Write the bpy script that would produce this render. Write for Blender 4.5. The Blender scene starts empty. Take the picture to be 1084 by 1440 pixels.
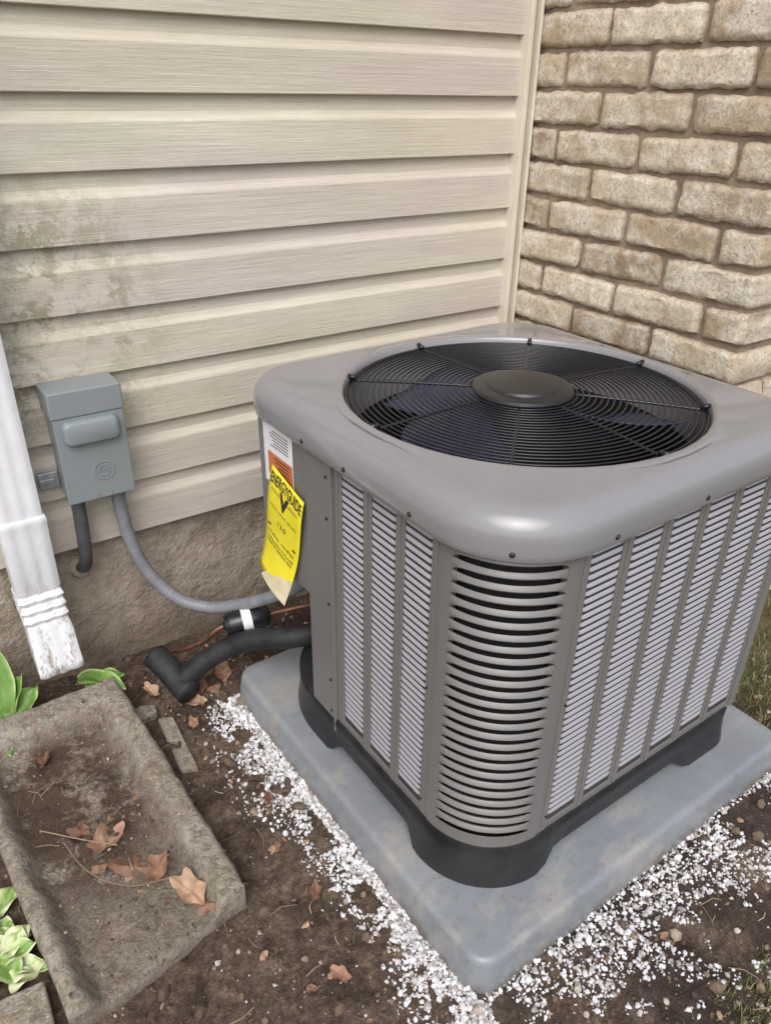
import bpy, math, random
from mathutils import Vector, Matrix, noise
random.seed(7)
rnd=random.random
def U(a,b): return a+(b-a)*random.random()
def fbm(x,y,z=0.0,o=3):
    return noise.fractal(Vector((x,y,z)),1.0,2.0,o)
scene=bpy.context.scene
col=scene.collection
# ------------------------------------------------------------------ materials
def newmat(name):
    m=bpy.data.materials.new(name); m.use_nodes=True
    nt=m.node_tree; b=nt.nodes["Principled BSDF"]
    return m,nt,b
def N(nt,t,**k):
    n=nt.nodes.new(t)
    for a,v in k.items(): setattr(n,a,v)
    return n
def coords(nt,stretch=(1,1,1)):
    tc=N(nt,"ShaderNodeTexCoord"); mp=N(nt,"ShaderNodeMapping"); mp.inputs['Scale'].default_value=stretch
    nt.links.new(tc.outputs['Object'],mp.inputs[0]); return mp.outputs[0]
def noi(nt,co,scale,detail=5,rough=.6):
    n=N(nt,"ShaderNodeTexNoise"); n.inputs['Scale'].default_value=scale; n.inputs['Detail'].default_value=min(detail,5)
    n.inputs['Roughness'].default_value=rough; nt.links.new(co,n.inputs['Vector']); return n.outputs[0]
def ramp(nt,fac,stops):
    r=N(nt,"ShaderNodeValToRGB"); e=r.color_ramp.elements
    while len(e)<len(stops): e.new(.5)
    for i,(p,c) in enumerate(stops):
        e[i].position=p; e[i].color=(c,c,c,1) if isinstance(c,(int,float)) else (*c,1)
    nt.links.new(fac,r.inputs[0]); return r.outputs[0]
def mix(nt,fac,a,b,mode='MIX'):
    m=N(nt,"ShaderNodeMix",data_type='RGBA',blend_type=mode)
    for s,v in ((0,fac),(6,a),(7,b)):
        if hasattr(v,'is_linked') : nt.links.new(v,m.inputs[s])
        elif isinstance(v,(int,float)): m.inputs[s].default_value=v
        else: m.inputs[s].default_value=(*v,1)
    return m.outputs[2]
def math_(nt,op,a,b=0,clamp=False):
    m=N(nt,"ShaderNodeMath",operation=op,use_clamp=clamp)
    for s,v in ((0,a),(1,b)):
        if hasattr(v,'is_linked'): nt.links.new(v,m.inputs[s])
        else: m.inputs[s].default_value=v
    return m.outputs[0]
def bump(nt,b,h,strength,dist=.01,prev=None):
    n=N(nt,"ShaderNodeBump"); n.inputs['Strength'].default_value=strength; n.inputs['Distance'].default_value=dist
    nt.links.new(h,n.inputs['Height'])
    if prev: nt.links.new(prev,n.inputs['Normal'])
    nt.links.new(n.outputs[0],b.inputs['Normal']); return n.outputs[0]
def setc(nt,b,c,key='Base Color'):
    nt.links.new(c,b.inputs[key])
def sep(nt):
    tc=N(nt,"ShaderNodeTexCoord"); s=N(nt,"ShaderNodeSeparateXYZ"); nt.links.new(tc.outputs['Object'],s.inputs[0]); return s.outputs
def simple(name,c1,c2,scale=8,rough=.5,bs=0,bscale=60,metal=0,stretch=(1,1,1),bd=.004,lo=.35,hi=.65,coat=0):
    m,nt,b=newmat(name); co=coords(nt,stretch)
    setc(nt,b,ramp(nt,noi(nt,co,scale),[(lo,c1),(hi,c2)]))
    b.inputs['Roughness'].default_value=rough; b.inputs['Metallic'].default_value=metal
    if coat: b.inputs['Coat Weight'].default_value=coat
    if bs: bump(nt,b,noi(nt,co,bscale),bs,bd)
    return m

# vinyl siding
m,nt,b=newmat("vinyl_siding_mat"); M_SID=m
co=coords(nt,(.8,1,2.0)); base=ramp(nt,noi(nt,co,2.2,4),[(.35,(.59,.54,.44)),(.65,(.66,.62,.525))])
pk=ramp(nt,noi(nt,coords(nt,(.5,1,2.5)),2.7,3),[(.42,0),(.60,1)])
base=mix(nt,math_(nt,'MULTIPLY',pk,.6),base,(.555,.48,.46))
X=sep(nt)
gx=math_(nt,'MULTIPLY',math_(nt,'SUBTRACT',.56,X[0]),2.6,True)
gz=math_(nt,'SUBTRACT',1.25,math_(nt,'ABSOLUTE',math_(nt,'MULTIPLY',math_(nt,'SUBTRACT',X[2],.85),4.2)),True)
gm=math_(nt,'MULTIPLY',gx,gz)
s1=ramp(nt,noi(nt,coords(nt,(.8,1,1.3)),6,5,.75),[(.38,0),(.52,1)])
s2=ramp(nt,noi(nt,coords(nt,(1,1,1)),30,5,.78),[(.45,0),(.54,1)])
st=math_(nt,'MULTIPLY',math_(nt,'MULTIPLY',s1,s2),math_(nt,'MULTIPLY',gm,2.6,True))
base=mix(nt,math_(nt,'MULTIPLY',st,.78),base,(.25,.228,.14))
s3=ramp(nt,noi(nt,coords(nt,(.5,1,2.2)),7,5,.75),[(.44,0),(.62,1)])
gx2=math_(nt,'MULTIPLY',math_(nt,'SUBTRACT',1.5,X[0]),.8,True)
base=mix(nt,math_(nt,'MULTIPLY',math_(nt,'MULTIPLY',s3,gx2),.36),base,(.40,.38,.28))
gr0=ramp(nt,noi(nt,coords(nt,(3,1,160)),1.6,5,.75),[(.35,.90),(.65,1.05)])
base=mix(nt,1,base,gr0,'MULTIPLY')
setc(nt,b,base); b.inputs['Roughness'].default_value=.5
g=noi(nt,coords(nt,(5,1,150)),1.6,5,.75); bump(nt,b,g,.5,.004)
# foundation
m,nt,b=newmat("foundation_mat"); M_FND=m; co=coords(nt)
c=ramp(nt,noi(nt,co,6,6,.75),[(.32,(.20,.165,.125)),(.5,(.345,.29,.23)),(.7,(.47,.42,.345))])
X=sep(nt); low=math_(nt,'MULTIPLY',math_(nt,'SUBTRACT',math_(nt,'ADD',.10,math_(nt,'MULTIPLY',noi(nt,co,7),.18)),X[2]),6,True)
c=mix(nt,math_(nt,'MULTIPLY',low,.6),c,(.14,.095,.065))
stn=ramp(nt,noi(nt,coords(nt,(2.5,1,.5)),8,5,.7),[(.52,0),(.66,1)]); c=mix(nt,math_(nt,'MULTIPLY',stn,.4),c,(.17,.13,.10))
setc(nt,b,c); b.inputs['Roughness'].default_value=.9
p=bump(nt,b,noi(nt,co,14,6,.75),.7,.025); bump(nt,b,noi(nt,co,120,4),.5,.004,p)
# brick
m,nt,b=newmat("brick_mat"); M_BRK=m; co=coords(nt)
geo=N(nt,"ShaderNodeNewGeometry"); isl=geo.outputs['Random Per Island']
c1=ramp(nt,isl,[(0,(.33,.25,.165)),(.3,(.46,.37,.26)),(.65,(.56,.47,.35)),(1,(.64,.56,.44))])
w=ramp(nt,noi(nt,co,11,6,.75),[(.42,0),(.58,1)]); c1=mix(nt,math_(nt,'MULTIPLY',w,.62),c1,(.80,.755,.67))
w2=ramp(nt,noi(nt,co,120,5,.75),[(.50,0),(.62,1)]); c1=mix(nt,math_(nt,'MULTIPLY',w2,.62),c1,(.32,.235,.15))
w3=ramp(nt,noi(nt,co,16,6,.8),[(.54,0),(.66,1)]); c1=mix(nt,math_(nt,'MULTIPLY',w3,.45),c1,(.29,.20,.12))
at=N(nt,"ShaderNodeAttribute",attribute_name="tint")
c1=mix(nt,math_(nt,'MULTIPLY',at.outputs['Fac'],.42),c1,(.29,.21,.14))  # bricks mixed browner towards their edges and on their sides
setc(nt,b,c1); b.inputs['Roughness'].default_value=.9
p=bump(nt,b,noi(nt,co,40,6,.7),.7,.007); bump(nt,b,noi(nt,co,240,3),.6,.002,p)
M_MOR=simple("mortar_mat",(.23,.175,.13),(.38,.305,.23),20,.95,.8,150,bd=.004)
M_TRIM=simple("trim_mat",(.64,.585,.48),(.72,.665,.56),6,.45)
M_TRIM_SHADE=simple("trim_gap_shade_mat",(.30,.24,.16),(.40,.33,.23),6,.6)  # brown colour stands in for the shadow in the trim gap
# AC
def paint(name,c,rough,tint=.25):
    m,nt,b=newmat(name); co=coords(nt)
    d=ramp(nt,noi(nt,co,4,2,.5),[(.25,0),(.85,1)])  # faint dirt over the paint, varied by noise
    cc=mix(nt,math_(nt,'MULTIPLY',d,tint),c,(c[0]*.78,c[1]*.74,c[2]*.70)); setc(nt,b,cc)
    b.inputs['Roughness'].default_value=rough
    return m
M_LID=paint("unit_lid_paint",(.245,.242,.255),.18,.25)
M_LID.node_tree.nodes["Principled BSDF"].inputs['Coat Weight'].default_value=.5
M_LID.node_tree.nodes["Principled BSDF"].inputs['Coat Roughness'].default_value=.08
M_PAN=paint("unit_panel_paint",(.178,.172,.170),.34,.3)
M_SLAT_LIT=paint("unit_louvre_skylit_paint",(.36,.355,.395),.34,.2)  # same paint as the panels, lightened to imitate sky light on the slats
M_GAP_SHADE=simple("louvre_gap_shade_mat",(.040,.038,.040),(.06,.057,.06),10,.6)  # panel tone darkened, shade between the slats put into the colour
M_DARK=simple("unit_interior_mat",(.008,.008,.01),(.016,.015,.018),10,.7)
M_BLKW=simple("grille_wire_mat",(.007,.007,.010),(.012,.012,.017),30,.26)
M_BLADE=simple("fan_blade_mat",(.035,.035,.075),(.085,.083,.14),6,.20)
M_BASE=simple("base_pan_mat",(.010,.011,.013),(.026,.025,.027),14,.36,.1,300)
M_SCREW=simple("screw_mat",(.03,.025,.02),(.06,.05,.05),40,.5,metal=.6)
# pad
m,nt,b=newmat("equipment_pad_mat"); M_PAD=m; co=coords(nt)
c=ramp(nt,noi(nt,co,4,5),[(.35,(.20,.215,.24)),(.65,(.26,.28,.305))])
d=ramp(nt,noi(nt,coords(nt,(1,1.8,1)),6,6,.74),[(.50,0),(.64,1)])
c=mix(nt,math_(nt,'MULTIPLY',d,.5),c,(.40,.36,.32))
d2=ramp(nt,noi(nt,co,45,6,.8),[(.57,0),(.65,1)]); c=mix(nt,math_(nt,'MULTIPLY',d2,.45),c,(.17,.13,.10))
X=sep(nt); low=math_(nt,'MULTIPLY',math_(nt,'SUBTRACT',.030,X[2]),50,True)
lown=math_(nt,'MULTIPLY',low,ramp(nt,noi(nt,co,18,4),[(.4,.1),(.6,1)])); c=mix(nt,math_(nt,'MULTIPLY',lown,.7),c,(.13,.09,.065))
setc(nt,b,c); r=ramp(nt,noi(nt,co,9,5),[(.35,.20),(.65,.46)]); nt.links.new(r,b.inputs['Roughness'])
bump(nt,b,noi(nt,co,180,4),.10,.0015)
# soil
m,nt,b=newmat("soil_ground_mat"); M_SOIL=m; co=coords(nt)
c=ramp(nt,noi(nt,co,9,6,.78),[(.30,(.052,.031,.021)),(.44,(.120,.077,.053)),(.57,(.195,.137,.097)),(.75,(.35,.27,.20))])
c2=ramp(nt,noi(nt,co,75,6,.8),[(.35,.42),(.5,1.0),(.68,1.8)]); c=mix(nt,1,c,c2,'MULTIPLY')
X=sep(nt)
wq=math_(nt,'MULTIPLY',math_(nt,'SUBTRACT',math_(nt,'ADD',X[0],math_(nt,'MULTIPLY',noi(nt,co,6,4),.5)),.70),4,True)
wet0=ramp(nt,noi(nt,co,4.2,4,.6),[(.38,0),(.52,1)])
wet=math_(nt,'MAXIMUM',math_(nt,'MULTIPLY',wq,wet0),math_(nt,'MULTIPLY',wet0,.25))
c=mix(nt,math_(nt,'MULTIPLY',wet,.85),c,(.055,.034,.027))
gr=math_(nt,'MULTIPLY',math_(nt,'SUBTRACT',X[0],1.44),8,True)
grc=ramp(nt,noi(nt,co,30,6,.7),[(.35,(.09,.085,.03)),(.65,(.20,.17,.08))]); c=mix(nt,math_(nt,'MULTIPLY',gr,.8),c,grc)
setc(nt,b,c); r=ramp(nt,wet,[(0,.9),(1,.25)]); nt.links.new(r,b.inputs['Roughness'])
p=bump(nt,b,noi(nt,co,30,6,.78),1.0,.025); bump(nt,b,noi(nt,co,160,5,.75),.8,.007,p)
# concrete splash block
m,nt,b=newmat("splash_block_mat"); M_SPL=m; co=coords(nt)
c=ramp(nt,noi(nt,co,7,6,.75),[(.35,(.31,.265,.205)),(.65,(.50,.45,.375))])
v=N(nt,"ShaderNodeTexVoronoi"); v.inputs['Scale'].default_value=150; nt.links.new(co,v.inputs['Vector'])
c=mix(nt,ramp(nt,v.outputs['Distance'],[(.12,.8),(.4,0)]),c,mix(nt,.55,v.outputs['Color'],(.55,.50,.44)))
wd=ramp(nt,noi(nt,co,60,6,.8),[(.47,0),(.58,1)]); c=mix(nt,math_(nt,'MULTIPLY',wd,.6),c,(.15,.108,.075))
at=N(nt,"ShaderNodeAttribute",attribute_name="tint")
dm=math_(nt,'MULTIPLY',at.outputs['Fac'],ramp(nt,noi(nt,co,14,6,.78),[(.34,.0),(.50,1)])); c=mix(nt,dm,c,(.085,.052,.035))  # brown dirt lying in the trough
setc(nt,b,c); b.inputs['Roughness'].default_value=.9
p=bump(nt,b,noi(nt,co,120,6,.8),1,.006); bump(nt,b,v.outputs['Distance'],.6,.003,p)
def island(name,stops,rough=.7,bs=0,bsc=100):
    m,nt,b=newmat(name); g=N(nt,"ShaderNodeNewGeometry")
    c=ramp(nt,g.outputs['Random Per Island'],stops)
    co=coords(nt); c=mix(nt,1,c,ramp(nt,noi(nt,co,bsc,4),[(.3,.7),(.7,1.2)]),'MULTIPLY')
    setc(nt,b,c); b.inputs['Roughness'].default_value=rough
    if bs: bump(nt,b,noi(nt,co,bsc),bs,.003)
    return m
M_GRV=island("white_gravel_mat",[(0,(.30,.25,.22)),(.2,(.52,.49,.48)),(.55,(.72,.71,.74)),(1,(.83,.83,.85))],.7)
M_PEB=island("pebble_mat",[(0,(.075,.047,.032)),(.5,(.16,.112,.078)),(.85,(.31,.24,.185)),(1,(.55,.50,.44))],.85,.6,200)
M_LEAF=island("dead_leaf_mat",[(0,(.16,.08,.05)),(.5,(.30,.17,.11)),(1,(.44,.29,.19))],.6,.6,60)
M_GRASS=island("grass_mat",[(0,(.09,.12,.03)),(.5,(.17,.19,.06)),(.8,(.30,.27,.14)),(1,(.44,.38,.23))],.6)
M_TWIG=island("twig_mat",[(0,(.16,.10,.065)),(1,(.46,.35,.24))],.8)
# hosta leaf
m,nt,b=newmat("hosta_leaf_mat"); M_HOS=m
at=N(nt,"ShaderNodeAttribute",attribute_name="tint")
c=ramp(nt,at.outputs['Fac'],[(0,(.12,.24,.05)),(.45,(.20,.34,.08)),(.75,(.45,.55,.25)),(1,(.62,.66,.42))])
setc(nt,b,c); b.inputs['Roughness'].default_value=.4
bump(nt,b,noi(nt,coords(nt),70),.3,.003)
M_DISC=paint("disconnect_paint",(.235,.268,.285),.38,.35)
M_PVC=simple("conduit_mat",(.17,.18,.20),(.24,.245,.265),20,.42)
M_PVCD=simple("conduit_dark_mat",(.055,.06,.065),(.09,.09,.10),20,.55)
M_INS=simple("foam_insulation_mat",(.010,.010,.012),(.028,.028,.030),25,.6,.5,220)
M_COP=simple("copper_mat",(.16,.075,.05),(.33,.17,.11),30,.45,metal=.7)
M_DRY=simple("filter_drier_mat",(.012,.012,.015),(.02,.02,.025),20,.22)
M_GALV=simple("galvanised_mat",(.35,.36,.38),(.5,.5,.53),40,.4,metal=.6)
M_WHITE=simple("white_label_mat",(.74,.74,.78),(.83,.83,.85),20,.45)
M_YEL=simple("yellow_label_mat",(.82,.70,.02),(.90,.78,.04),14,.45)
M_ORG=simple("orange_label_mat",(.50,.13,.04),(.62,.2,.07),14,.5)
M_INK=simple("label_ink_mat",(.015,.015,.015),(.03,.03,.03),14,.6)
M_CARD=simple("label_card_mat",(.62,.54,.33),(.74,.68,.48),30,.7)
m,nt,b=newmat("downspout_paint"); M_DSP=m; co=coords(nt)
c=ramp(nt,noi(nt,co,5,5),[(.35,(.70,.71,.75)),(.65,(.79,.80,.84))])
d=ramp(nt,noi(nt,coords(nt,(1.5,1.5,.5)),22,6,.8),[(.51,0),(.61,1)])
X=sep(nt); low=math_(nt,'ADD',math_(nt,'MULTIPLY',math_(nt,'SUBTRACT',.38,X[2]),4,True),.14)
c=mix(nt,math_(nt,'MULTIPLY',d,math_(nt,'MULTIPLY',low,.9)),c,(.28,.23,.18)); setc(nt,b,c)
b.inputs['Roughness'].default_value=.38; bump(nt,b,noi(nt,co,9,3),.15,.01)

# ------------------------------------------------------------------ mesh helpers
def mesh(name,vs,fs,mat,parent=None,smooth=False,attr=None,bevel=0,angle=None):
    me=bpy.data.meshes.new(name); me.from_pydata([tuple(v) for v in vs],[],fs); me.update()
    me.materials.append(mat)
    if smooth: me.polygons.foreach_set('use_smooth',[True]*len(me.polygons))
    if attr is not None:
        a=me.attributes.new("tint",'FLOAT','POINT'); a.data.foreach_set('value',attr)
    ob=bpy.data.objects.new(name,me); col.objects.link(ob)
    if parent: ob.parent=parent
    if bevel:
        bm=ob.modifiers.new("bevel",'BEVEL'); bm.width=bevel; bm.segments=3; bm.limit_method='ANGLE'
        me.polygons.foreach_set('use_smooth',[True]*len(me.polygons))
        ob.modifiers.new("wn",'WEIGHTED_NORMAL')
    if angle:
        me.polygons.foreach_set('use_smooth',[True]*len(me.polygons)); me.set_sharp_from_angle(angle=math.radians(angle))
    return ob
class MB:
    def __init__(s): s.v=[]; s.f=[]
    def add(s,vs,fs):
        o=len(s.v); s.v+=[tuple(v) for v in vs]; s.f+=[tuple(i+o for i in f) for f in fs]
    def box(s,x0,x1,y0,y1,z0,z1):
        s.add([(x0,y0,z0),(x1,y0,z0),(x1,y1,z0),(x0,y1,z0),(x0,y0,z1),(x1,y0,z1),(x1,y1,z1),(x0,y1,z1)],
              [(0,3,2,1),(4,5,6,7),(0,1,5,4),(1,2,6,5),(2,3,7,6),(3,0,4,7)])
    def loft(s,rings,capa=False,capb=False,closed=True):
        n=len(rings[0]); o=len(s.v)
        for r in rings: s.v+=[tuple(p) for p in r]
        for i in range(len(rings)-1):
            for j in range(n if closed else n-1):
                k=(j+1)%n; s.f.append((o+i*n+j,o+i*n+k,o+(i+1)*n+k,o+(i+1)*n+j))
        if capa: s.f.append(tuple(o+j for j in reversed(range(n))))
        if capb: s.f.append(tuple(o+(len(rings)-1)*n+j for j in range(n)))
    def tube(s,pts,r,n=12,caps=True):
        pts=[Vector(p) for p in pts]; rings=[]; up=None
        for i,p in enumerate(pts):
            t=(pts[min(i+1,len(pts)-1)]-pts[max(i-1,0)]).normalized()
            if up is None:
                up=Vector((0,0,1)) if abs(t.z)<.9 else Vector((1,0,0))
            a=(up-t*up.dot(t)).normalized(); up=a; bb=t.cross(a)
            rr_=r[i] if isinstance(r,list) else r
            rings.append([p+(a*math.cos(2*math.pi*j/n)+bb*math.sin(2*math.pi*j/n))*rr_ for j in range(n)])
        s.loft(rings,caps,caps)
    def obj(s,name,mat,parent=None,**k): return mesh(name,s.v,s.f,mat,parent,**k)
def smoothpath(pts,n=10):
    pts=[Vector(p) for p in pts]; P=[pts[0]*2-pts[1]]+pts+[pts[-1]*2-pts[-2]]; out=[]
    for i in range(1,len(P)-2):
        for k in range(n):
            t=k/n; a,b_,c,d=P[i-1:i+3]
            out.append(.5*((2*b_)+(c-a)*t+(2*a-5*b_+4*c-d)*t*t+(3*b_-a-3*c+d)*t**3))
    out.append(pts[-1]); return out
def rr(x0,x1,y0,y1,rad,off=0,z=0,n=8,edge=6):
    x0-=off;x1+=off;y0-=off;y1+=off; R=[max(r+off,.001) for r in rad]
    C=[(x0+R[0],y0+R[0],math.pi),(x1-R[1],y0+R[1],1.5*math.pi),(x1-R[2],y1-R[2],0),(x0+R[3],y1-R[3],.5*math.pi)]
    arcs=[[(cx+R[i]*math.cos(a+.5*math.pi*k/n),cy+R[i]*math.sin(a+.5*math.pi*k/n),z) for k in range(n+1)] for i,(cx,cy,a) in enumerate(C)]
    out=[]
    for i in range(4):
        out+=arcs[i]; p=arcs[i][-1]; q=arcs[(i+1)%4][0]
        for k in range(1,edge): out.append(tuple(p[j]+(q[j]-p[j])*k/edge for j in range(3)))
    return out
def empty(name,loc=(0,0,0),rz=0):
    e=bpy.data.objects.new(name,None); e.location=loc; e.rotation_euler=(0,0,rz); e.empty_display_size=.1; col.objects.link(e); return e

# ------------------------------------------------------------------ ground
PX0,PX1,PY0,PY1=.510,1.385,.480,1.350
PROT=math.radians(1.3); PCX,PCY=(PX0+PX1)/2,(PY0+PY1)/2
def padloc(x,y):
    dx_,dy_=x-PCX,y-PCY; c_,s_=math.cos(-PROT),math.sin(-PROT)
    return PCX+dx_*c_-dy_*s_,PCY+dx_*s_+dy_*c_
def inpad(x,y,m_=0):
    x,y=padloc(x,y); return PX0-m_<x<PX1+m_ and PY0-m_<y<PY1+m_
def padworld(x,y):
    dx_,dy_=x-PCX,y-PCY; c_,s_=math.cos(PROT),math.sin(PROT)
    return PCX+dx_*c_-dy_*s_,PCY+dx_*s_+dy_*c_
def sstep(t): t=max(0,min(1,t)); return t*t*(3-2*t)
def gh(x,y):
    if abs(x)>6 or abs(y)>6: return 0
    h=.012*fbm(x*5,y*5,3)+.008*fbm(x*22,y*22,7)+.004*fbm(x*60,y*60,1,3)
    d=max(0,min(1,(x-.62)*4))*max(0,min(1,(.42-y)*5)); h-=.02*d
    return h-.004
def axis(lo,hi,st,ext):
    out=[lo-e for e in reversed(ext)]; x=lo
    while x<hi: out.append(x); x+=st
    return out+[hi+e for e in ext]
ext=[.03,.08,.16,.3,.6,1.2,2.5,5,10,20,40,80,160]
xs=axis(-.35,2.0,.008,ext); ys=axis(-.1,1.66,.008,ext)
vs=[(x,y,gh(x,y)) for y in ys for x in xs]; nx=len(xs)
fs=[(j*nx+i,j*nx+i+1,(j+1)*nx+i+1,(j+1)*nx+i) for j in range(len(ys)-1) for i in range(nx-1)]
mesh("ground",vs,fs,M_SOIL,smooth=True)

# ------------------------------------------------------------------ house
house=empty("house",(0,0,0))
HX0,HX1=-4.0,1.507; ZB=.355; P_=.1283; FY=1.585; TOP=2.9
prof=[]
z=ZB; k=0
prof.append((FY+.02,ZB))
while z<TOP:
    prof+=[(FY+.0015,z-.0005),(FY,z+.0012),(FY+.002,z+.080),(FY+.0035,z+.0835),(FY+.0125,z+.094),(FY+.0145,z+.098),(FY+.0165,z+P_-.0012),(FY+.0165,z+P_)]
    z+=P_
xcs=[HX0+(HX1-HX0)*i/44 for i in range(45)]
vs=[];fs=[]
for i,x in enumerate(xcs):
    for (y,zz) in prof: vs.append((x,y+.0016*fbm(x*1.5,zz*3),zz+.0018*fbm(x*1.2,9,5)))
n=len(prof)
for i in range(len(xcs)-1):
    for j in range(n-1): fs.append((i*n+j,(i+1)*n+j,(i+1)*n+j+1,i*n+j+1))
mesh("vinyl_siding",vs,fs,M_SID,house,angle=17)
q=MB(); q.box(HX0,HX1+.05,1.613,1.80,-.3,2.95); q.obj("foundation",M_FND,house)
q=MB(); q.box(1.476,1.490,1.566,1.612,.34,2.9); q.obj("corner_trim",M_TRIM,house,bevel=.002)
q=MB(); q.box(1.490,1.5035,1.582,1.6125,.34,2.9); q.obj("corner_trim_gap_shade",M_TRIM_SHADE,house)  # strip coloured as the shadow between trim and brick
q=MB(); q.box(1.5035,1.512,1.562,1.6125,-.1,2.9); q.obj("corner_trim_flange",M_TRIM,house,bevel=.002)
# brick wall
BX=1.530; CY=.883; CH=.0804
bk=MB(); bat=[]
def brick(org,sd,od,L,z0,H,depth,proud=.014):
    nx_,nz_=max(5,int(L/.009)),9
    sx=rnd()*50; vs=[];ox=U(-.002,.002)
    tl=U(-.005,.005); tw_=U(-.014,.014); q4=[U(-.004,.003) for _ in range(4)]
    for j in range(nz_+1):
        for i in range(nx_+1):
            u=i/nx_; w=j/nz_
            s=u*L; zz=z0+w*H
            cor=(q4[0]*(1-u)*(1-w)+q4[1]*u*(1-w)+q4[2]*(1-u)*w+q4[3]*u*w)
            e=min(s,L-s,w*H,(1-w)*H)
            ec=max(0,1-math.hypot(min(s,L-s),min(w*H,(1-w)*H))/.014)
            px=org[0]+sd[0]*s; py=org[1]+sd[1]*s
            nn=fbm(px*25+sx,py*25,zz*25); n2=fbm(px*70,py*70+sx,zz*70,2)
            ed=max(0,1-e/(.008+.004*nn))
            if i in(0,nx_): s+=(.0045*nn)+(.002*n2)+(ec*.0025 if i==0 else -ec*.0025)
            if j in(0,nz_): zz+=(.0045*nn)+.002*n2+(ec*.0025 if j==0 else -ec*.0025)
            zz+=tl*(u-.5)
            dd=proud+ox+cor+tw_*(u-.5)*L+.0026*nn+.0018*n2-.007*ed*ed-.006*max(0,nn-.12)*ed
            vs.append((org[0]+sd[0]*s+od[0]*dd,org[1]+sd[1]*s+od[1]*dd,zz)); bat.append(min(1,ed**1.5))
    fs=[]
    W=nx_+1
    for j in range(nz_):
        for i in range(nx_): fs.append((j*W+i,j*W+i+1,(j+1)*W+i+1,(j+1)*W+i))
    loop=[i for i in range(W)]+[j*W+nx_ for j in range(1,nz_+1)]+[nz_*W+i for i in range(nx_-1,-1,-1)]+[j*W for j in range(nz_-1,0,-1)]
    o=len(vs)
    for li in loop:
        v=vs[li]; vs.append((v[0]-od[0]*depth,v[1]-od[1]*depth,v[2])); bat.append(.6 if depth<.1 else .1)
    nl=len(loop)
    for a in range(nl):
        b_=(a+1)%nl; fs.append((loop[b_],loop[a],o+a,o+b_))
    bk.add(vs,fs)
J=.0112
z0=1.27-CH*16
for r in range(-1,36):
    zb=z0+r*CH; row=round((1.27-zb)/CH)-1
    half=(row%2!=0)
    y=1.60; L=.12 if half else .243
    while y>CY+.03:
        ye=max(y-L,CY)
        if ye-CY<.05: ye=CY
        corner=(ye==CY)
        ln=y-ye-(0 if corner else J)
        brick((BX,y-.002 if y==1.60 else y),(0,-1),(-1,0),ln,zb+J/2,CH-J,.125 if corner else .02)
        y=ye; L=.248
    x=BX-.013+.138; L=.12 if half else .243
    while x<3.2:
        brick((x,CY+.011),(1,0),(0,-1),L-J,zb+J/2,CH-J,.02); x+=L; L=.248
mesh("brick_wall",bk.v,bk.f,M_BRK,house,angle=50,attr=bat)
q=MB(); q.box(BX,3.3,CY+.0125,1.62,-.2,2.9); q.obj("mortar",M_MOR,house)
q=MB(); q.box(-4.1,3.4,1.45,4.5,2.96,3.1); q.obj("eave",M_TRIM,house)

# ------------------------------------------------------------------ pad
q=MB(); R=[.045]*4; B=(PX0,PX1,PY0,PY1)
rings=[rr(*B,R,.006,-.03),rr(*B,R,.003,.02),rr(*B,R,-.003,.055),rr(*B,R,-.006,.064),rr(*B,R,-.011,.0685),rr(*B,R,-.018,.070)]
rings=[[(*padworld(p[0],p[1]),p[2]) for p in rg] for rg in rings]
q.loft(rings,True,True); q.obj("equipment_pad",M_PAD,angle=40)

# ------------------------------------------------------------------ AC unit
ac=empty("air_conditioner",(.926,.920,0),math.radians(1.0))
H=.354
q=MB() # lid
LB=(-H,H,-H,H+.012); LR=[.135,.11,.11,.085]; LZ=.736; nL=12
def O(off,z): return rr(*LB,LR,off,z,n=nL,edge=10)
rings=[O(-.006,LZ+.006),O(.012,LZ+.001),O(.0165,LZ),O(.0185,LZ+.003),O(.0195,LZ+.012)]
for k in range(9):
    a=math.pi/2*k/8; rings.append(O(.0195-.042*(1-math.cos(a)),LZ+.028+.042*math.sin(a)))
T=LZ+.0712
rings.append(O(-.030,LZ+.0704)); 
base=O(-.032,LZ+.0706)
def circ(R_,z): return [(R_*math.cos(math.atan2(p[1],p[0])),R_*math.sin(math.atan2(p[1],p[0])),z) for p in base]
for R_,z in ((.336,T+.0002),(.329,T+.0016),(.322,T+.0022),(.317,T+.000),(.3145,T-.006),(.313,T-.014),(.309,T-.03),(.305,T-.10)): rings.append(circ(R_,z))
q.loft(rings); q.obj("lid",M_LID,ac,smooth=True)
q=MB(); q.loft([circ(.304,T-.09),circ(.304,T-.30),circ(.303,T-.30)],False,True); q.obj("fan_shroud",M_DARK,ac,smooth=False)
q=MB()
def notch(z):
    a,b_=-H+.016,H-.016; r=.122; pts=[]
    for k in range(9):
        t=math.pi+math.pi/2*k/8; pts.append((a+r+r*math.cos(t),a+r+r*math.sin(t),z))
    pts+=[(b_,a,z),(b_,b_,z),(-.18,b_,z),(-.18,.165,z),(a,.165,z)]
    return pts
def full(z):
    p=notch(z)[:9]; a,b_=-H+.016,H-.016
    return p+[(b_,a,z),(b_,b_-.01,z),(a,b_-.01,z)]
q.loft([notch(.15),notch(.40)],True,False)
q.loft([full(.40),full(.745)],True,False); q.obj("coil_core",M_DARK,ac)
pan=MB(); sl=MB(); bkp=MB()
ZT,ZL=.742,.160
def pbox(buf,f,s0,s1,z0,z1,d0,d1):
    P=[]
    for zz in(z0,z1):
        for (s,d) in((s0,d0),(s1,d0),(s1,d1),(s0,d1)): P.append((*f(s,d),zz))
    buf.add(P,[(0,3,2,1),(4,5,6,7),(0,1,5,4),(1,2,6,5),(2,3,7,6),(3,0,4,7)])
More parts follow.
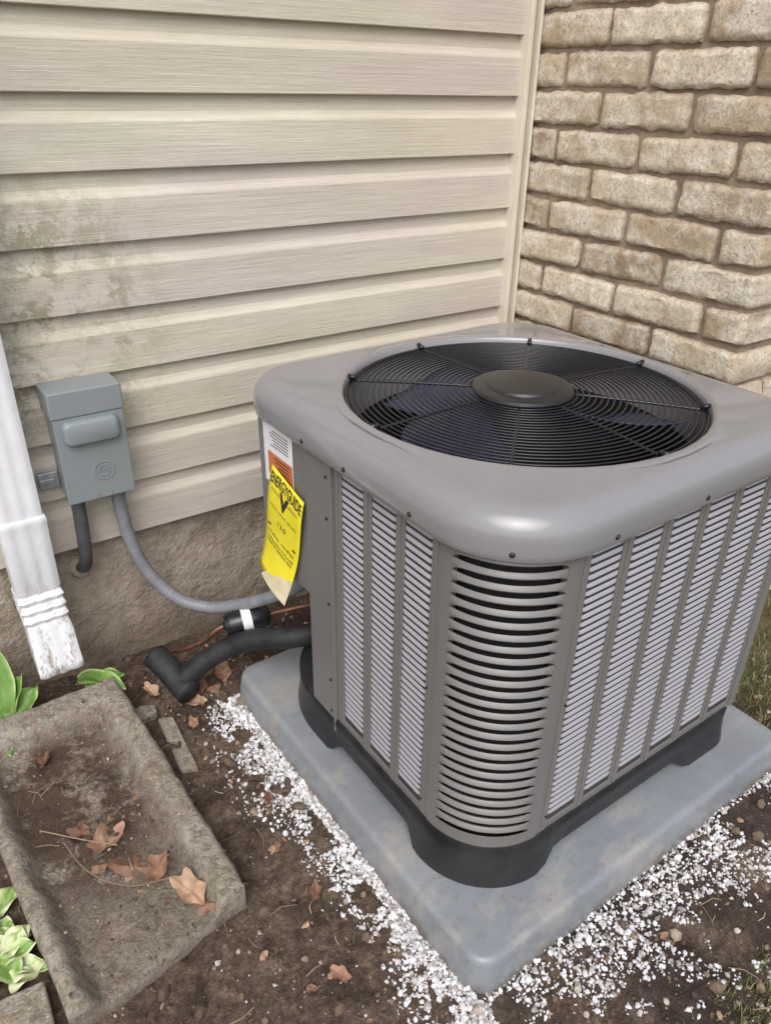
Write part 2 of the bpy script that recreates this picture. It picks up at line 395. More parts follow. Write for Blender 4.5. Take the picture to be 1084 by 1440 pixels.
def face_panel(f,s0,s1,ncol,rib=.022,pitch=.0136,ztop=.722,zbot=.182):
    w=(s1-s0-rib*(ncol+1))/ncol
    for i in range(ncol+1):
        a=s0+i*(w+rib)
        pbox(pan,f,a,a+rib,ZL,ZT,-.012,0)
        pbox(pan,f,a+rib*.36,a+rib*.64,ZL+.01,ZT-.004,0,.0016)
    pbox(pan,f,s0,s1,ZL,zbot-.001,-.012,-.0006); pbox(pan,f,s0,s1,ztop+.001,ZT,-.012,-.0006)
    pbox(bkp,f,s0+.002,s1-.002,zbot-.004,ztop+.004,-.010,-.0030)
    n=int((ztop-zbot)/pitch)
    for i in range(ncol):
        a=s0+rib+i*(w+rib)-.001; b_=a+w+.002
        for k in range(n):
            zt=ztop-k*pitch; sh=pitch*.42; zb=zt-sh
            P=[]
            cs=[(a,0),(a+.004,.75),(a+.010,1),(b_-.010,1),(b_-.004,.75),(b_,0)]
            for s,h in cs:
                P.append((*f(s,-.0028),zt)); P.append((*f(s,-.0026+.0016*h),zt-sh*.35)); P.append((*f(s,-.0026+.0026*h),zb+(1-h)*sh*.25)); P.append((*f(s,-.0031),zb+.0010))
            F=[]
            for c_ in range(5):
                for r_ in range(3): F.append((c_*4+r_,c_*4+r_+1,c_*4+4+r_+1,c_*4+4+r_))
            sl.add(P,F)
fl=lambda s,d:(-H-d,-s)
ff=lambda s,d:(s,-H-d)
fr=lambda s,d:(H+d,s)
fb=lambda s,d:(-s,H+d)
face_panel(fl,-.062,.222,3)
face_panel(ff,-.222,.340,6)
face_panel(fr,-.340,.340,7)
face_panel(fb,-.340,.16,5)
for (x,y) in ((H-.0135,-H),(H-.0135,H-.0135)):
    pan.box(x,x+.0135,y+.0005 if y<0 else y,(y+.0135),ZL,ZT)
sl.obj("louvre_slats",M_SLAT_LIT,ac,angle=30)
bkp.obj("louvre_shade_backing",M_GAP_SHADE,ac)  # sheet behind the slats, painted dark as shade in the gaps
pan.obj("side_panels",M_PAN,ac,bevel=.0008)
# corner louvre
cl=MB(); cr=.132; cx=cy=-H+cr
def A(t,off,z):
    a=math.pi+math.pi/4+t*math.pi/4
    return (cx+(cr+off)*math.cos(a),cy+(cr+off)*math.sin(a),z)
NA=36; tin=.80
ts=[-tin+2*tin*i/NA for i in range(NA+1)]
for sgn in(-1,1):
    seg=[sgn*(tin+(.985-tin)*i/6) for i in range(7)]
    cl.loft([[A(t,-.012,ZT) for t in seg],[A(t,.0012,ZT) for t in seg],[A(t,.0012,ZL) for t in seg],[A(t,-.012,ZL) for t in seg]],closed=False)
    for tt in(tin,.985):
        e1=A(sgn*tt,.0012,0); e2=A(sgn*tt,-.012,0)
        cl.add([(e1[0],e1[1],ZL),(e1[0],e1[1],ZT),(e2[0],e2[1],ZT),(e2[0],e2[1],ZL)],[(0,1,2,3)])
pitch=.0208; z=.733
while z-pitch>ZL+.012:
    rows=[[],[],[],[],[]]
    for t in ts:
        u=abs(t)/tin; w=max(0,1-u**6)**.55
        zb=z-pitch+ .0118*w
        pr=.0040*w
        rows[0].append(A(t,.0002,z)); rows[1].append(A(t,.0012+pr*.5,z-(z-zb)*.3)); rows[2].append(A(t,.0012+pr,z-(z-zb)*.75)); rows[3].append(A(t,.001+pr*.7,zb)); rows[4].append(A(t,-.008,zb+.0015))
    cl.loft(rows,closed=False)
    z-=pitch
cl.loft([[A(t,.001,z) for t in ts],[A(t,.001,ZL) for t in ts]],closed=False)
cl.obj("corner_louvre",M_PAN,ac,angle=40)
# service panel
q=MB()
q.box(-H-.004,-H+.012,.064,.152,.135,.741)
q.box(-H-.006,-H-.0035,.064,.070,.135,.738)
q.box(-H+.001,-H+.014,.154,.335,.415,.741)
q.box(-H+.014,-.20,.322,.336,.415,.741)
q.box(-H+.012,-.185,.155,.3215,.405,.4145)
q.box(-H+.012,-H+.02,.140,.1525,.12,.40)
q.obj("service_panel",M_PAN,ac,bevel=.0025)
q=MB()
def screw(x,y,z,nx_,ny_,r=.0042):
    pts=[(x,y,z),(x+nx_*.002,y+ny_*.002,z),(x+nx_*.0032,y+ny_*.0032,z)]
    q.tube(pts,[r,r*.95,r*.4],10)
for y in (.13,.0,-.17): screw(-H-.0190,y,LZ+.014,-1,0)
for x in (.02,.27,-.18): screw(x,-H-.0190,LZ+.014,0,-1)
a=math.pi*1.25; screw(-H+.135+.154*math.cos(a),-H+.135+.154*math.sin(a),LZ+.014,math.cos(a),math.sin(a))
for zz in(.70,.62,.44,.26,.18): screw(-H-.0045,.08,zz,-1,0,.003)
for zz in(.45,.2): screw(-.205,-H-.0002,zz,0,-1,.0022); screw(-H-.0002,-.205,zz,-1,0,.0022)
q.obj("screws",M_SCREW,ac,smooth=True)
# grille
q=MB()
def gz(r): return T-.001-.009*(r/.31)**2
def ring(r,z,wr=.0017,n=96,m_=6):
    rings=[]
    for i in range(n+1):
        a=2*math.pi*i/n
        rings.append([((r+wr*math.cos(b_))*math.cos(a),(r+wr*math.cos(b_))*math.sin(a),z+wr*math.sin(b_)) for b_ in [2*math.pi*k/m_ for k in range(m_)]])
    q.loft(rings)
r=.0955
while r<.306:
    ring(r,gz(r)); r+=.0104
ring(.3105,gz(.309)-.002,.0032)
for k in range(8):
    a=2*math.pi*k/8+math.radians(43)
    ca,sa=math.cos(a),math.sin(a)
    q.tube([(rr_*ca,rr_*sa,gz(rr_)-.0005) for rr_ in(.05,.12,.2,.26,.300,.3125)],.0029,8)
    q.tube([((.300)*ca,(.300)*sa,T-.006),(.316*ca,.316*sa,T-.002)],.0045,8)
q.obj("fan_grille",M_BLKW,ac,smooth=True)
q=MB()
def cc(r,z,n=48): return [(r*math.cos(2*math.pi*i/n),r*math.sin(2*math.pi*i/n),z) for i in range(n)]
q.loft([cc(.088,T-.004),cc(.090,T+.001),cc(.088,T+.006),cc(.080,T+.008),cc(.066,T+.0085),cc(.063,T+.0125),cc(.057,T+.0135)],True,True)
q.obj("grille_hub_cap",M_BASE,ac,angle=40)
q=MB()
q.loft([cc(.075,T-.16,24),cc(.075,T-.03,24),cc(.05,T-.01,24)],True,True)
q.obj("fan_motor",M_DARK,ac,angle=40)
q=MB()
for k in range(3):
    a0=2*math.pi*k/3+math.radians(195)
    rows=[]
    for i in range(12):
        rad=.05+.235*i/11; row=[]
        half=math.radians(24+ 9*math.sin(i/11*math.pi)); sw=math.radians(14)*(i/11)**1.5
        for j in range(9):
            u=j/8-.5; a=a0+sw+u*2*half
            row.append((rad*math.cos(a),rad*math.sin(a),T-.055-u*.075-.012*math.cos(u*math.pi)))
        rows.append(row)
    q.loft(rows,closed=False)
ob=q.obj("fan_blades",M_BLADE,ac,smooth=True)
sd=ob.modifiers.new("s",'SOLIDIFY'); sd.thickness=.002
# base pan
q=MB()
rad=[.137,.05,.05,.20]; nb=16; ed=24
def BP(off,zf):
    pts=rr(-H,H,-H,H,rad,off,0,n=nb,edge=ed); return [(p[0],p[1],zf(p)) for p in pts]
def foot(p):
    m_=min(abs(p[0]),abs(p[1]))
    return 1-sstep((m_-.165)/.045) if not(p[0]<0 and p[1]>0) else 1-sstep((m_-.05)/.04)
def zb(p): return .0705+.030*foot(p)
def offp(off1,off2,zf):
    a=rr(-H,H,-H,H,rad,off1,0,n=nb,edge=ed); b_=rr(-H,H,-H,H,rad,off2,0,n=nb,edge=ed)
    return [(u[0]*foot(u)+v[0]*(1-foot(u)),u[1]*foot(u)+v[1]*(1-foot(u)),zf(u)) for u,v in zip(a,b_)]
q.loft([BP(-.006,lambda p:.168),BP(.003,lambda p:.166),BP(.006,lambda p:.160),BP(.005,lambda p:.135),
        offp(.002,.008,lambda p:zb(p)+.03),offp(.002,.012,lambda p:zb(p)+.004),offp(-.001,.011,lambda p:zb(p)),offp(-.03,-.02,lambda p:zb(p)),BP(-.04,lambda p:.14)],True,True)
q.obj("base_pan",M_BASE,ac,angle=50)
# labels
def lab(name,pts,mat,x=-.3565):
    q=MB(); q.add([(x-d,y,z) for (y,z,d) in pts],[tuple(range(len(pts)))]); return q.obj(name,mat,ac)
lab("rating_label",[(.312,.727,0),(.200,.724,0),(.200,.600,0),(.312,.600,0)],M_WHITE,-.3545)
lab("warning_label",[(.296,.668,0),(.203,.666,0),(.203,.618,0),(.296,.620,0)],M_ORG,-.3550)
q=MB()
for k in range(6): q.box(-.3556,-.3553,.215,.295-rnd()*.03,.712-k*.006,.7135-k*.006)
for k in range(5): q.box(-.3560,-.3557,.215,.285-rnd()*.03,.658-k*.007,.6600-k*.007)
q.obj("label_print",M_INK,ac)
def YL(u,v,extra=0):
    yt=.272-.122*u; zt=.648-.028*u
    yb=.332-.118*u; zb_=.402-.03*u
    y=yt+(yb-yt)*v; z=zt+(zb_-zt)*v
    d=.004+.014*v*v+.006*math.sin(u*3)*v+.004*math.sin(v*6+u)
    return (-.3555-max(d,.002)-extra,y,z)
rows=[]
for j in range(21):
    v=j/20; rows.append([YL(i/10,v*(1-.10*max(0,i/10-.35)*(1+.3*math.sin(i*2.3)))) for i in range(11)])
q=MB(); q.loft(rows,closed=False)
yo=q.obj("energy_label",M_YEL,ac,smooth=True)
sd=yo.modifiers.new("s",'SOLIDIFY'); sd.thickness=.0006
q=MB(); rows=[]
for j in range(9):
    v=.80+.24*j/8; u0=max(.18,.95-.9*j/8+.05*math.sin(j*2.1))
    rows.append([YL(u0+(1-u0)*i/6,v,.0012) for i in range(7)])
q.loft(rows,closed=False); q.obj("label_torn_card",M_CARD,ac)
def txt(name,s,u0,v0,du,ys=.45,arc=0,parent=ac,mat=M_INK,bold=0):
    cu=bpy.data.curves.new(name,'FONT'); cu.body=s; cu.size=1; cu.offset=bold; tmp=bpy.data.objects.new(name,cu); col.objects.link(tmp)
    dg=bpy.context.evaluated_depsgraph_get(); me=bpy.data.meshes.new_from_object(tmp.evaluated_get(dg)); bpy.data.objects.remove(tmp)
    w=max(v.co.x for v in me.vertices); s_=du/w
    for v in me.vertices:
        x,y=v.co.x*s_,v.co.y*s_
        v.co=YL(u0+x,v0-y*ys-arc*math.sin(x/du*math.pi),.0013)
    me.materials.clear(); me.materials.append(mat); o=bpy.data.objects.new(name,me); col.objects.link(o); o.parent=parent
txt("label_title","ENERGYGUIDE",.03,.135,.94,.95,.02,bold=.02)
txt("label_arrow","V",.38,.27,.26,.5,bold=.05)
for k in range(5): txt("label_line",["ESTIMATED COOLING EFFICIENCY","central air conditioner - split system","least efficient    most efficient","cooling capacity of this model","based on standard tests"][k],.1,[.19,.33,.60,.66,.70][k],.8,.6)
txt("label_number","13.0",.36,.46,.26)
q=MB()
a=[YL(.08,.52,.0013),YL(.92,.52,.0013),YL(.92,.54,.0013),YL(.08,.54,.0013)]; q.add(a,[(0,1,2,3)]); q.obj("label_scale",M_INK,ac)

# ------------------------------------------------------------------ disconnect box
dx=empty("electrical_disconnect_box",(.319,1.55,0))
q=MB(); q.box(-.066,.066,-.040,.034,.507,.742); q.obj("enclosure",M_DISC,dx,bevel=.003)
q=MB(); q.box(-.072,.072,-.048,.034,.690,.745); q.obj("hood",M_DISC,dx,bevel=.004)
q=MB(); q.box(-.069,.069,-.0455,-.0405,.503,.6895); q.obj("front_cover",M_DISC,dx,bevel=.002)
q=MB(); rr2=lambda off,y,: [(p[0],y,p[1]) for p in rr(-.054,.054,.634,.684,[.014]*4,off)]
q.loft([rr2(0,-.0450),rr2(.001,-.055),rr2(-.002,-.061),rr2(-.006,-.0635)],False,True); q.obj("handle_bulge",M_DISC,dx,angle=50)
q=MB()
def disc(r,y,zc,xc,n=24): return [(xc+r*math.cos(2*math.pi*i/n),y,zc+r*math.sin(2*math.pi*i/n)) for i in range(n)]
for (ra,rb) in((.021,.0185),(.013,.0105)):
    q.loft([disc(ra,-.0453,.565,.012),disc(ra,-.0472,.565,.012),disc(rb,-.0472,.565,.012),disc(rb,-.0453,.565,.012)])
for k in range(4): q.box(.003+k*.0055,.006+k*.0055,-.0470,-.0453,.561,.570)
q.obj("embossed_seal",M_DISC,dx)
q=MB(); q.box(-.108,-.067,.020,.028,.520,.556); q.box(-.108,-.078,.012,.020,.535,.545); q.obj("mounting_bracket",M_GALV,dx,bevel=.002)
q=MB(); q.tube([(-.045,-.005,.507),(-.045,-.005,.490)],.017,16); q.tube([(.040,-.005,.507),(.040,-.005,.486)],.018,16); q.tube([(0,-.01,.507),(0,-.01,.498)],.012,16); q.obj("conduit_fittings",M_PVC,dx,angle=40)
q=MB(); q.box(-.012,.018,-.049,-.0475,.5065,.5135); q.obj("latch_tab",M_GALV,dx)
e1=empty("electrical_conduit")
q=MB(); q.tube(smoothpath([(.274,1.545,.500),(.273,1.547,.43),(.270,1.556,.35),(.268,1.585,.305),(.262,1.62,.290)]),.0145,14); q.obj("conduit_pipe",M_PVCD,e1,smooth=True)
q=MB(); q.tube([(.262,1.612,.290),(.262,1.600,.291)],[.026,.020],14); q.obj("wall_seal",M_FND,e1)
e2=empty("electrical_conduit.001")
pts=smoothpath([(.359,1.545,.500),(.360,1.545,.44),(.368,1.540,.36),(.392,1.525,.275),(.440,1.49,.205),(.50,1.44,.185),(.56,1.37,.215),(.615,1.29,.27),(.66,1.24,.32)],22)
q=MB(); q.tube(pts,[.0150 if i%3 else .0142 for i in range(len(pts))],16); q.obj("flexible_conduit",M_PVC,e2,smooth=True)

# ------------------------------------------------------------------ downspout
ds=empty("downspout")
def dsp(cx_,cy_,z,hx=.041,hy=.031,tilt=0,rib=.0025):
    out=[];n=13
    for i in range(n):
        u=i/(n-1)*2-1; c_=.5+.5*math.cos(u*math.pi*3); yy=-hy-(rib*c_ if abs(u)<.99 else -.002)
        out.append((cx_+hx*u,cy_+yy*math.cos(tilt),z+yy*math.sin(tilt)))
    for (u,v) in((1,-.6),(1,.6),(1,1),(-1,1),(-1,.6),(-1,-.6)):
        out.append((cx_+hx*u,cy_+hy*v*math.cos(tilt),z+hy*v*math.sin(tilt)))
    return out
q=MB(); rs=[]
for z in (2.95,2,1.4,1.0,.7,.56,.47): rs.append(dsp(.155,1.535,z))
q.loft(rs); q.obj("upper_pipe",M_DSP,ds,angle=40)
q=MB(); rs=[dsp(.155,1.535,.50,.0425,.0325),dsp(.155,1.535,.494,.0445,.0345),dsp(.155,1.535,.488,.0455,.0355),dsp(.155,1.535,.482,.0445,.0345),dsp(.155,1.535,.46,.0440,.0340),dsp(.155,1.535,.455,.0435,.034),dsp(.155,1.535,.33,.0430,.0330)]
for k in range(7):
    z=.320-k*.0095; y=1.535-.003*k; rs.append(dsp(.155,y,z,.0405 if k%2==0 else .0450,.030 if k%2==0 else .036,.035*k))
for z,y,h in((.240,1.510,.0435),(.20,1.500,.0440),(.165,1.488,.0445),(.150,1.484,.0455)): rs.append(dsp(.157,y,z,h,.034,.27))
q.loft(rs); ob=q.obj("elbow",M_DSP,ds,angle=35); sd=ob.modifiers.new("s",'SOLIDIFY'); sd.thickness=.0012
# ------------------------------------------------------------------ refrigerant lines
rf=empty("refrigerant_line")
q=MB(); pts=smoothpath([(.80,1.19,.20),(.68,1.20,.20),(.60,1.225,.195),(.54,1.300,.165),(.485,1.35,.125),(.43,1.375,.085),(.388,1.385,.052)],8)
q.tube(pts,[.0245+.0012*fbm(i*.7,2) for i in range(len(pts))],16)
q.tube(smoothpath([(.394,1.350,.040),(.386,1.385,.048),(.372,1.43,.070),(.360,1.470,.082)],6),.030,16)
q.obj("insulated_pipe",M_INS,rf,smooth=True)
q=MB(); q.tube(smoothpath([(.80,1.26,.21),(.66,1.31,.20),(.605,1.345,.182),(.50,1.375,.17),(.46,1.40,.13),(.42,1.45,.085),(.39,1.52,.04),(.37,1.58,-.02)],8),.0055,10)
q.obj("copper_tube",M_COP,rf,smooth=True)
q=MB(); a=Vector((.502,1.374,.172)); b_=Vector((.606,1.345,.184)); d=b_-a
q.tube([a-d*.02,a+d*.03,a+d*.04,a+d*.12,a+d*.14,a+d*.86,a+d*.88,a+d*.97,b_+d*.02],[.008,.012,.024,.0275,.0285,.0285,.0275,.022,.008],20)
q.obj("filter_drier",M_DRY,rf,angle=40)
q=MB(); q.tube([a+d*.40,a+d*.60],.0290,20,False); ob=q.obj("drier_label",M_WHITE,rf,smooth=True)

# ------------------------------------------------------------------ splash block
sb=MB(); nu,nv=64,124; at=[]
SC=[(-.072,1.455),(.262,1.460),(.290,.826),(-.022,.770)]
def spt(u,v):
    a=[SC[0][k]*(1-u)+SC[1][k]*u for k in(0,1)]; b_=[SC[3][k]*(1-u)+SC[2][k]*u for k in(0,1)]
    return a[0]*(1-v)+b_[0]*v,a[1]*(1-v)+b_[1]*v
def sz(u,v,full=True):
    x,y=spt(u,v)
    duL=u*.32; duR=(1-u)*.32; dv=v*.66
    wob=.006*fbm(x*12,y*12,1)
    tl=sstep((duL-.020+wob)/.034); tr=sstep((duR-.038+wob)/.034); tb=sstep((dv-.05)/.05)
    t=min(tl,tr,tb)
    h=.080*(1-.25*v); fl_=.028-.008*v
    z=h*(1-t)+fl_*t
    heap=math.exp(-(((u-.45)/.28)**2+((v-.42)/.26)**2))
    z+=.026*heap*max(0,fbm(x*18,y*18,4)+.35)*t + .0018*fbm(x*60,y*60)
    return x,y,z,t,heap
for j in range(nv+1):
    for i in range(nu+1):
        u,v=i/nu,j/nv; x,y,z,t,heap=sz(u,v)
        eo=min(u*.32,(1-u)*.32,v*.66,(1-v)*.66); z-=.010*max(0,1-eo/.010)**2
        ch=fbm(x*14,y*14,8)
        sb.v.append((x+.004*ch,y+.005*fbm(x*15,y*15,2),z)); at.append(min(1,t*(.35+1.3*heap)+ .14))
W=nu+1
for j in range(nv):
    for i in range(nu): sb.f.append((j*W+i,(j+1)*W+i,(j+1)*W+i+1,j*W+i+1))
loop=[i for i in range(W)]+[j*W+nu for j in range(1,nv+1)]+[nv*W+i for i in range(nu-1,-1,-1)]+[j*W for j in range(nv-1,0,-1)]
o=len(sb.v)
for li in loop: v=sb.v[li]; sb.v.append((v[0],v[1],-.03)); at.append(.8)
for a in range(len(loop)):
    b_=(a+1)%len(loop); sb.f.append((loop[a],loop[b_],o+b_,o+a))
mesh("splash_block",sb.v,sb.f,M_SPL,attr=at,angle=50)
def onblock(x,y):
    v=(1.457-y)/.66
    if not 0<v<1: return None
    xl=-.072+.05*v; xr=.262+.028*v; u=(x-xl)/(xr-xl)
    if not 0<u<1: return None
    return sz(u,v)[2]
def gz_(x,y):
    b_=onblock(x,y); return gh(x,y) if b_ is None else b_
def slab(name,pts,z0,z1,mat):
    q=MB(); n=len(pts); q.v+=[(p[0],p[1],z0) for p in pts]+[(p[0],p[1],z1) for p in pts]
    q.f+=[tuple(reversed(range(n))),tuple(range(n,2*n))]+[(i,(i+1)%n,n+(i+1)%n,n+i) for i in range(n)]
    return q.obj(name,mat,bevel=.005)
slab("concrete_paver",[(-.30,.62),(-.045,.66),(-.040,.875),(-.29,.90)],-.02,.020,M_SPL)
slab("edging_stone",[(.300,1.17),(.335,1.16),(.345,1.335),(.312,1.345)],-.02,.008,M_SPL)
slab("flat_stone",[(.262,1.375),(.285,1.355),(.318,1.36),(.322,1.385),(.298,1.40),(.268,1.395)],-.01,.016,M_SPL)

# ------------------------------------------------------------------ scatter
ICO=[]; t=(1+5**.5)/2
for s in(-1,1):
    for p in(-t,t): ICO+=[Vector((0,s,p)),Vector((s,p,0)),Vector((p,0,s))]
ICO=[v.normalized() for v in ICO]
import itertools
FI=[]
dm=min((ICO[0]-ICO[k]).length for k in range(1,12))*1.01
for a,b_,c_ in itertools.combinations(range(12),3):
    if (ICO[a]-ICO[b_]).length<dm and (ICO[b_]-ICO[c_]).length<dm and (ICO[a]-ICO[c_]).length<dm:
        nrm=(ICO[b_]-ICO[a]).cross(ICO[c_]-ICO[a])
        FI.append((a,b_,c_) if nrm.dot(ICO[a])>0 else (a,c_,b_))
OCT=[Vector(v) for v in((1,0,0),(-1,0,0),(0,1,0),(0,-1,0),(0,0,1),(0,0,-1))]
FO=[(0,2,4),(2,1,4),(1,3,4),(3,0,4),(2,0,5),(1,2,5),(3,1,5),(0,3,5)]
from mathutils import Euler
def rock(buf,x,y,z,s,flat=.7,ico=True):
    V,F=(ICO,FI) if ico else (OCT,FO)
    R_=Euler((U(0,6),U(0,6),U(0,6))).to_matrix(); S=(s*U(.7,1.3),s*U(.6,1.1),s*U(.5,.9)*flat/.7)
    P=[]
    for v in V:
        w=Vector((v.x*S[0],v.y*S[1],v.z*S[2]))*U(.8,1.15); w=R_@w; P.append((x+w.x,y+w.y,z+w.z))
    buf.add(P,F)
g=MB(); cnt=0
while cnt<14500:
    if rnd()<.42:
        y=U(.38,1.34); w=.080+.038*fbm(y*6,3)+.018*math.sin(y*7)
        if y>1.15: w*=1-.35*(y-1.15)/.2
        dd=abs(random.gauss(0,.58))*w; x=PX0-dd+.006
        if dd>w*1.6: continue
        x,y=padworld(x,y)
        if fbm(x*18,y*18,5)<-.22 and dd>.03: continue
    else:
        x=U(.48,2.0); dd=abs(random.gauss(0,.165)); y=PY0-dd+.006
        x,y=padworld(x,y)
        dens=fbm(x*6,y*8,11)+.45*fbm(x*22,y*22,3)
        if dd>.02 and dens<(-.18+dd*1.15): continue
        if dd>.45: continue
    if inpad(x,y,-.003): continue
    s=U(.0018,.0043) if rnd()<.88 else U(.0043,.0068)
    rock(g,x,y,gh(x,y)+s*.4+(.004*rnd() if dd<.03 else 0),s,.7,s>.004); cnt+=1
for k in range(900):
    x,y=U(.2,1.6),U(.05,1.4)
    if inpad(x,y) or onblock(x,y) is not None or fbm(x*4,y*4,2)<0: continue
    s=U(.0014,.003); rock(g,x,y,gh(x,y)+s*.4,s,.7,False)
g.obj("white_gravel",M_GRV)
p=MB()
for k in range(13000):
    x,y=U(-.3,1.7),U(-.05,1.6)
    if inpad(x,y,.0) : continue
    s=.0013+.006*rnd()**4
    if rnd()<.014: s=U(.008,.018)
    ob_=onblock(x,y)
    if ob_ is not None:
        if ob_>.05 and rnd()<.88: continue
        s=min(s,.0045)
    z=gz_(x,y)+s*.2
    rock(p,x,y,z,s,.7,s>.006)
p.obj("soil_pebbles",M_PEB)
# dead leaves
lf=MB()
def oak(x,y,z,s,rot,tx,ty,lob=True):
    n=34; R_=Euler((tx,ty,rot)).to_matrix(); P=[];sd_=rnd()*9;cu=U(.6,1.3)*random.choice((-1,1))
    K=(0,.35,.7,1.0)
    for ringk in K:
        for i in range(n):
            a=2*math.pi*i/n
            if lob: r_=.80+.12*math.cos(a*5+sd_)+.14*fbm(a*2,sd_)+.14*math.cos(a)
            else: r_=.8+.2*fbm(a*2,sd_)
            r_=max(.3,r_)
            lx=math.cos(a)*r_*s*ringk; ly=math.sin(a)*r_*s*.62*ringk
            lz=cu*(ly*ly*1.3+.3*lx*lx)/s+s*.26*fbm(lx/s*2.2+sd_,ly/s*2.2)
            w=R_@Vector((lx,ly,lz)); P.append((x+w.x,y+w.y,z+w.z))
    F=[]
    for k in range(len(K)-1):
        for i in range(n):
            j=(i+1)%n
            F.append((k*n+i,k*n+j,(k+1)*n+j,(k+1)*n+i))
    lf.add(P,F)
for (x,y,s,rt) in ((.112,1.060,.044,.4),(.142,.985,.052,2.2),(.176,.950,.038,1.0),(.085,1.11,.026,3.0),(.212,.880,.044,1.9),(.228,.842,.030,2.4),(.065,1.32,.026,1.),(.09,1.02,.022,.2),
                   (.405,1.35,.040,2.2),(.43,1.39,.034,1.0),(.46,1.385,.026,.2),(.33,1.43,.03,2),(.47,1.45,.04,.3),(.50,1.41,.04,1.3),(.375,1.28,.022,1.4),(.40,.78,.020,1.),(.42,1.0,.018,1.),(.36,.62,.022,2.),(.38,.90,.02,.5)):
    oak(x,y,gz_(x,y)+.008,s,rt,U(-.25,.25),U(-.25,.25))
for k in range(280):
    x,y=U(-.2,1.6),U(.1,1.58)
    if inpad(x,y,.02): continue
    b_=onblock(x,y)
    if b_ is not None and (b_>.055 or rnd()<.3): continue
    oak(x,y,gz_(x,y)+.004,U(.004,.012),U(0,6),U(-.4,.4),U(-.4,.4),False)
lf.obj("dead_leaves",M_LEAF,smooth=True)
# twigs
tw=MB()
for k in range(300):
    x,y=U(-.15,1.5),U(.1,1.58)
    if inpad(x,y,.05): continue
    b_=onblock(x,y)
    if b_ is not None and b_>.05: continue
    z=gz_(x,y)+.003; L=U(.012,.06); a=U(0,6.3); b2=a+U(-.6,.6)
    tw.tube([(x,y,z),(x+L*.5*math.cos(a),y+L*.5*math.sin(a),z+U(0,.006)),(x+L*.5*math.cos(a)+L*.5*math.cos(b2),y+L*.5*math.sin(a)+L*.5*math.sin(b2),z)],U(.0004,.0012),5)
tw.tube(smoothpath([(.05,1.09,.050),(.07,1.0,.056),(.12,.935,.055),(.19,.915,.046)],6),.0015,6)
tw.tube(smoothpath([(.02,1.14,.050),(.08,1.07,.058),(.13,1.03,.05)],6),.0012,6)
tw.obj("twigs",M_TWIG)
# grass
gr_=MB()
def blade(x,y,z,L,wd):
    a=U(0,6.3); le=U(.1,.75)*L; dx_,dy_=math.cos(a),math.sin(a); px,py=-dy_*wd,dx_*wd
    gr_.add([(x-px,y-py,z),(x+px,y+py,z),(x+dx_*le*.4+px*.7,y+dy_*le*.4+py*.7,z+L*.6),(x+dx_*le*.4-px*.7,y+dy_*le*.4-py*.7,z+L*.6),(x+dx_*le,y+dy_*le,z+L*U(.6,1))],[(0,1,2,3),(3,2,4)])
c_=0
while c_<15000:
    x=1.41+3.0*rnd()**1.9; y=U(-1.2,.86)
    if x<1.50 and rnd()<.5: continue
    if y<.50 and x<1.75+.3*fbm(x*3,y*3): continue
    blade(x,y,gh(x,y)-.002,U(.015,.05),U(.0009,.0018)); c_+=1
for k in range(900):
    x,y=random.gauss(.93,.07),random.gauss(.20,.035)
    blade(x,y,gh(x,y)-.002,U(.008,.028),U(.0006,.0011))
for k in range(160):
    x,y=U(-.2,1.3),U(.1,.8)
    if inpad(x,y,.03) or onblock(x,y) is not None: continue
    for _ in range(3): blade(x+U(-.006,.006),y+U(-.006,.006),gh(x,y),U(.006,.02),U(.0005,.0009))
gr_.obj("grass",M_GRASS)
# hostas
def hosta(name,leaves):
    V=[];F=[];A_=[]
    for (x,y,z,L,Wd,rot,pitch_,droop,vr) in leaves:
        o=len(V); nl,nw=16,8
        for i in range(nl+1):
            t=i/nl; w=Wd*(math.sin(math.pi*min(1,t*1.0)**.75))**.8 if 0<t<1 else .001
            for j in range(nw+1):
                u=j/nw*2-1
                hz=L*(t*math.sin(pitch_)-droop*.5*t*t); hx=L*t*math.cos(pitch_)
                ly=u*w; fold=abs(u)*w*.45+.0015*math.sin(u*14)+.005*math.sin(t*9+u*2+rot)
                V.append((x+hx*math.cos(rot)-ly*math.sin(rot),y+hx*math.sin(rot)+ly*math.cos(rot),z+hz+fold)); A_.append(min(1,max(0,vr+abs(u)**2*.7+.35*fbm(t*5,u*4,L*50)+(.25 if abs(u)<.1 else 0))))
        for i in range(nl):
            for j in range(nw):
                a=o+i*(nw+1)+j; F.append((a,a+nw+1,a+nw+2,a+1))
    mesh(name,V,F,M_HOS,smooth=True,attr=A_)
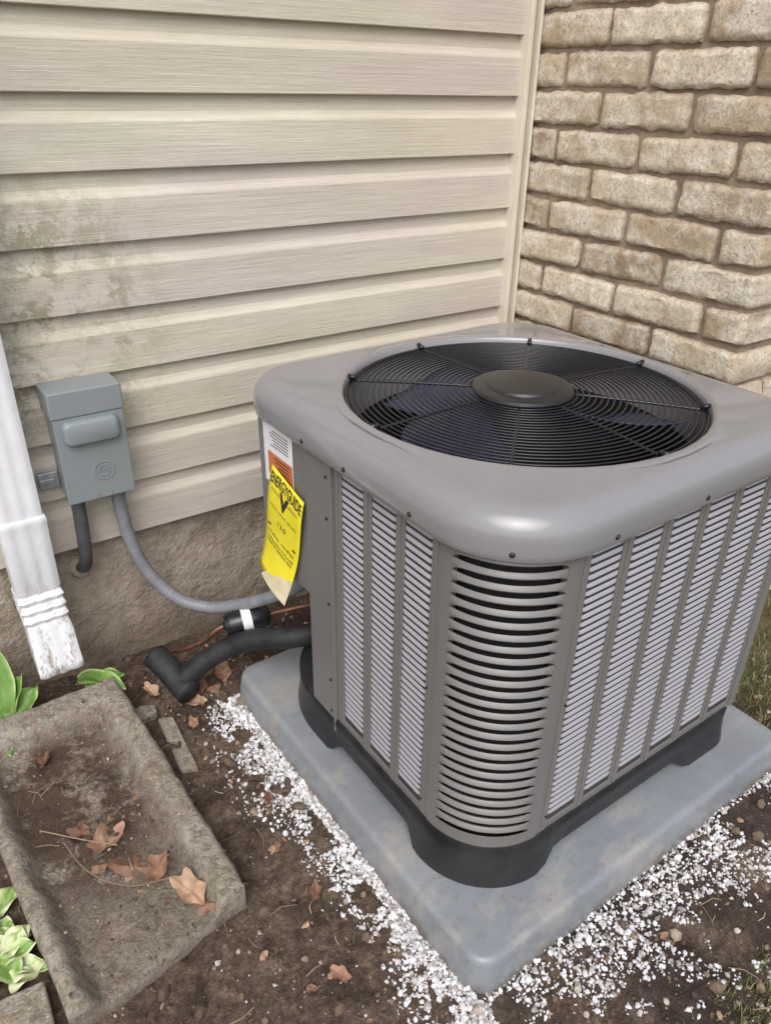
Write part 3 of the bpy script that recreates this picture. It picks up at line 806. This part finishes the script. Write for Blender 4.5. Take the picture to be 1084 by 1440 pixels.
hosta("hosta_plant",[(*l,0) for l in [(.03,1.50,.01,.17,.030,1.6,1.1,.5),(.05,1.49,.01,.13,.024,.6,1.0,.8),(.02,1.50,.01,.15,.028,2.6,.9,.8),(.055,1.48,.01,.10,.020,-.5,.7,.7),(.0,1.46,.01,.13,.03,-1.4,.8,.9),(.04,1.52,.02,.12,.022,.2,1.2,.3),(-.02,1.5,.01,.16,.034,3.4,.8,.7),(.03,1.51,.02,.19,.028,1.2,1.25,.3),(.190,1.515,.060,.130,.026,-.85,.25,.50),(.20,1.51,.04,.10,.020,-.35,.40,.55)]])
HL=[]
for k in range(30):
    HL.append((U(-.125,-.070),U(.895,1.04),.004,U(.045,.080),U(.012,.022),U(-3.1,3.1),U(.15,.7),U(.3,.8),U(.05,.75)))
hosta("hosta_plant",HL)

# ------------------------------------------------------------------ light, world, camera
w=bpy.data.worlds.new("World"); scene.world=w; w.use_nodes=True; nt=w.node_tree
bg=nt.nodes["Background"]; sky=nt.nodes.new("ShaderNodeTexSky"); sky.sky_type='NISHITA'; sky.sun_disc=False
EL,AZ=math.radians(50),math.radians(218)
sky.sun_elevation=EL; sky.sun_rotation=AZ; sky.dust_density=4; sky.ozone_density=1.0; sky.air_density=1.2
hs=nt.nodes.new("ShaderNodeHueSaturation"); hs.inputs['Saturation'].default_value=.36; hs.inputs['Value'].default_value=1.28
nt.links.new(sky.outputs[0],hs.inputs['Color']); nt.links.new(hs.outputs[0],bg.inputs[0]); bg.inputs[1].default_value=.15
sl_=bpy.data.lights.new("sun",'SUN'); sl_.energy=1.15; sl_.angle=math.radians(50); sl_.color=(1,.98,.96)
so=bpy.data.objects.new("sun",sl_); col.objects.link(so)
dirv=Vector((math.sin(AZ)*math.cos(EL),math.cos(AZ)*math.cos(EL),math.sin(EL)))
so.rotation_euler=dirv.to_track_quat('Z','Y').to_euler(); so.location=(0,-3,5)
cam=bpy.data.cameras.new("camera"); co_=bpy.data.objects.new("camera",cam); col.objects.link(co_)
r_=Vector((.8266,-.5626,.0145)); f_=Vector((.4975,.7181,-.4869))
f_.normalize(); r_=(r_-f_*r_.dot(f_)).normalized(); up=r_.cross(f_)
Mx=Matrix(((r_.x,up.x,-f_.x,0),(r_.y,up.y,-f_.y,0),(r_.z,up.z,-f_.z,1.27),(0,0,0,1)))
co_.matrix_world=Mx
cam.sensor_fit='HORIZONTAL'; cam.sensor_width=36; cam.lens=35.73; cam.clip_end=1000; cam.clip_start=.02
scene.camera=co_
scene.view_settings.view_transform='Standard'; scene.view_settings.look='None'; scene.view_settings.exposure=0
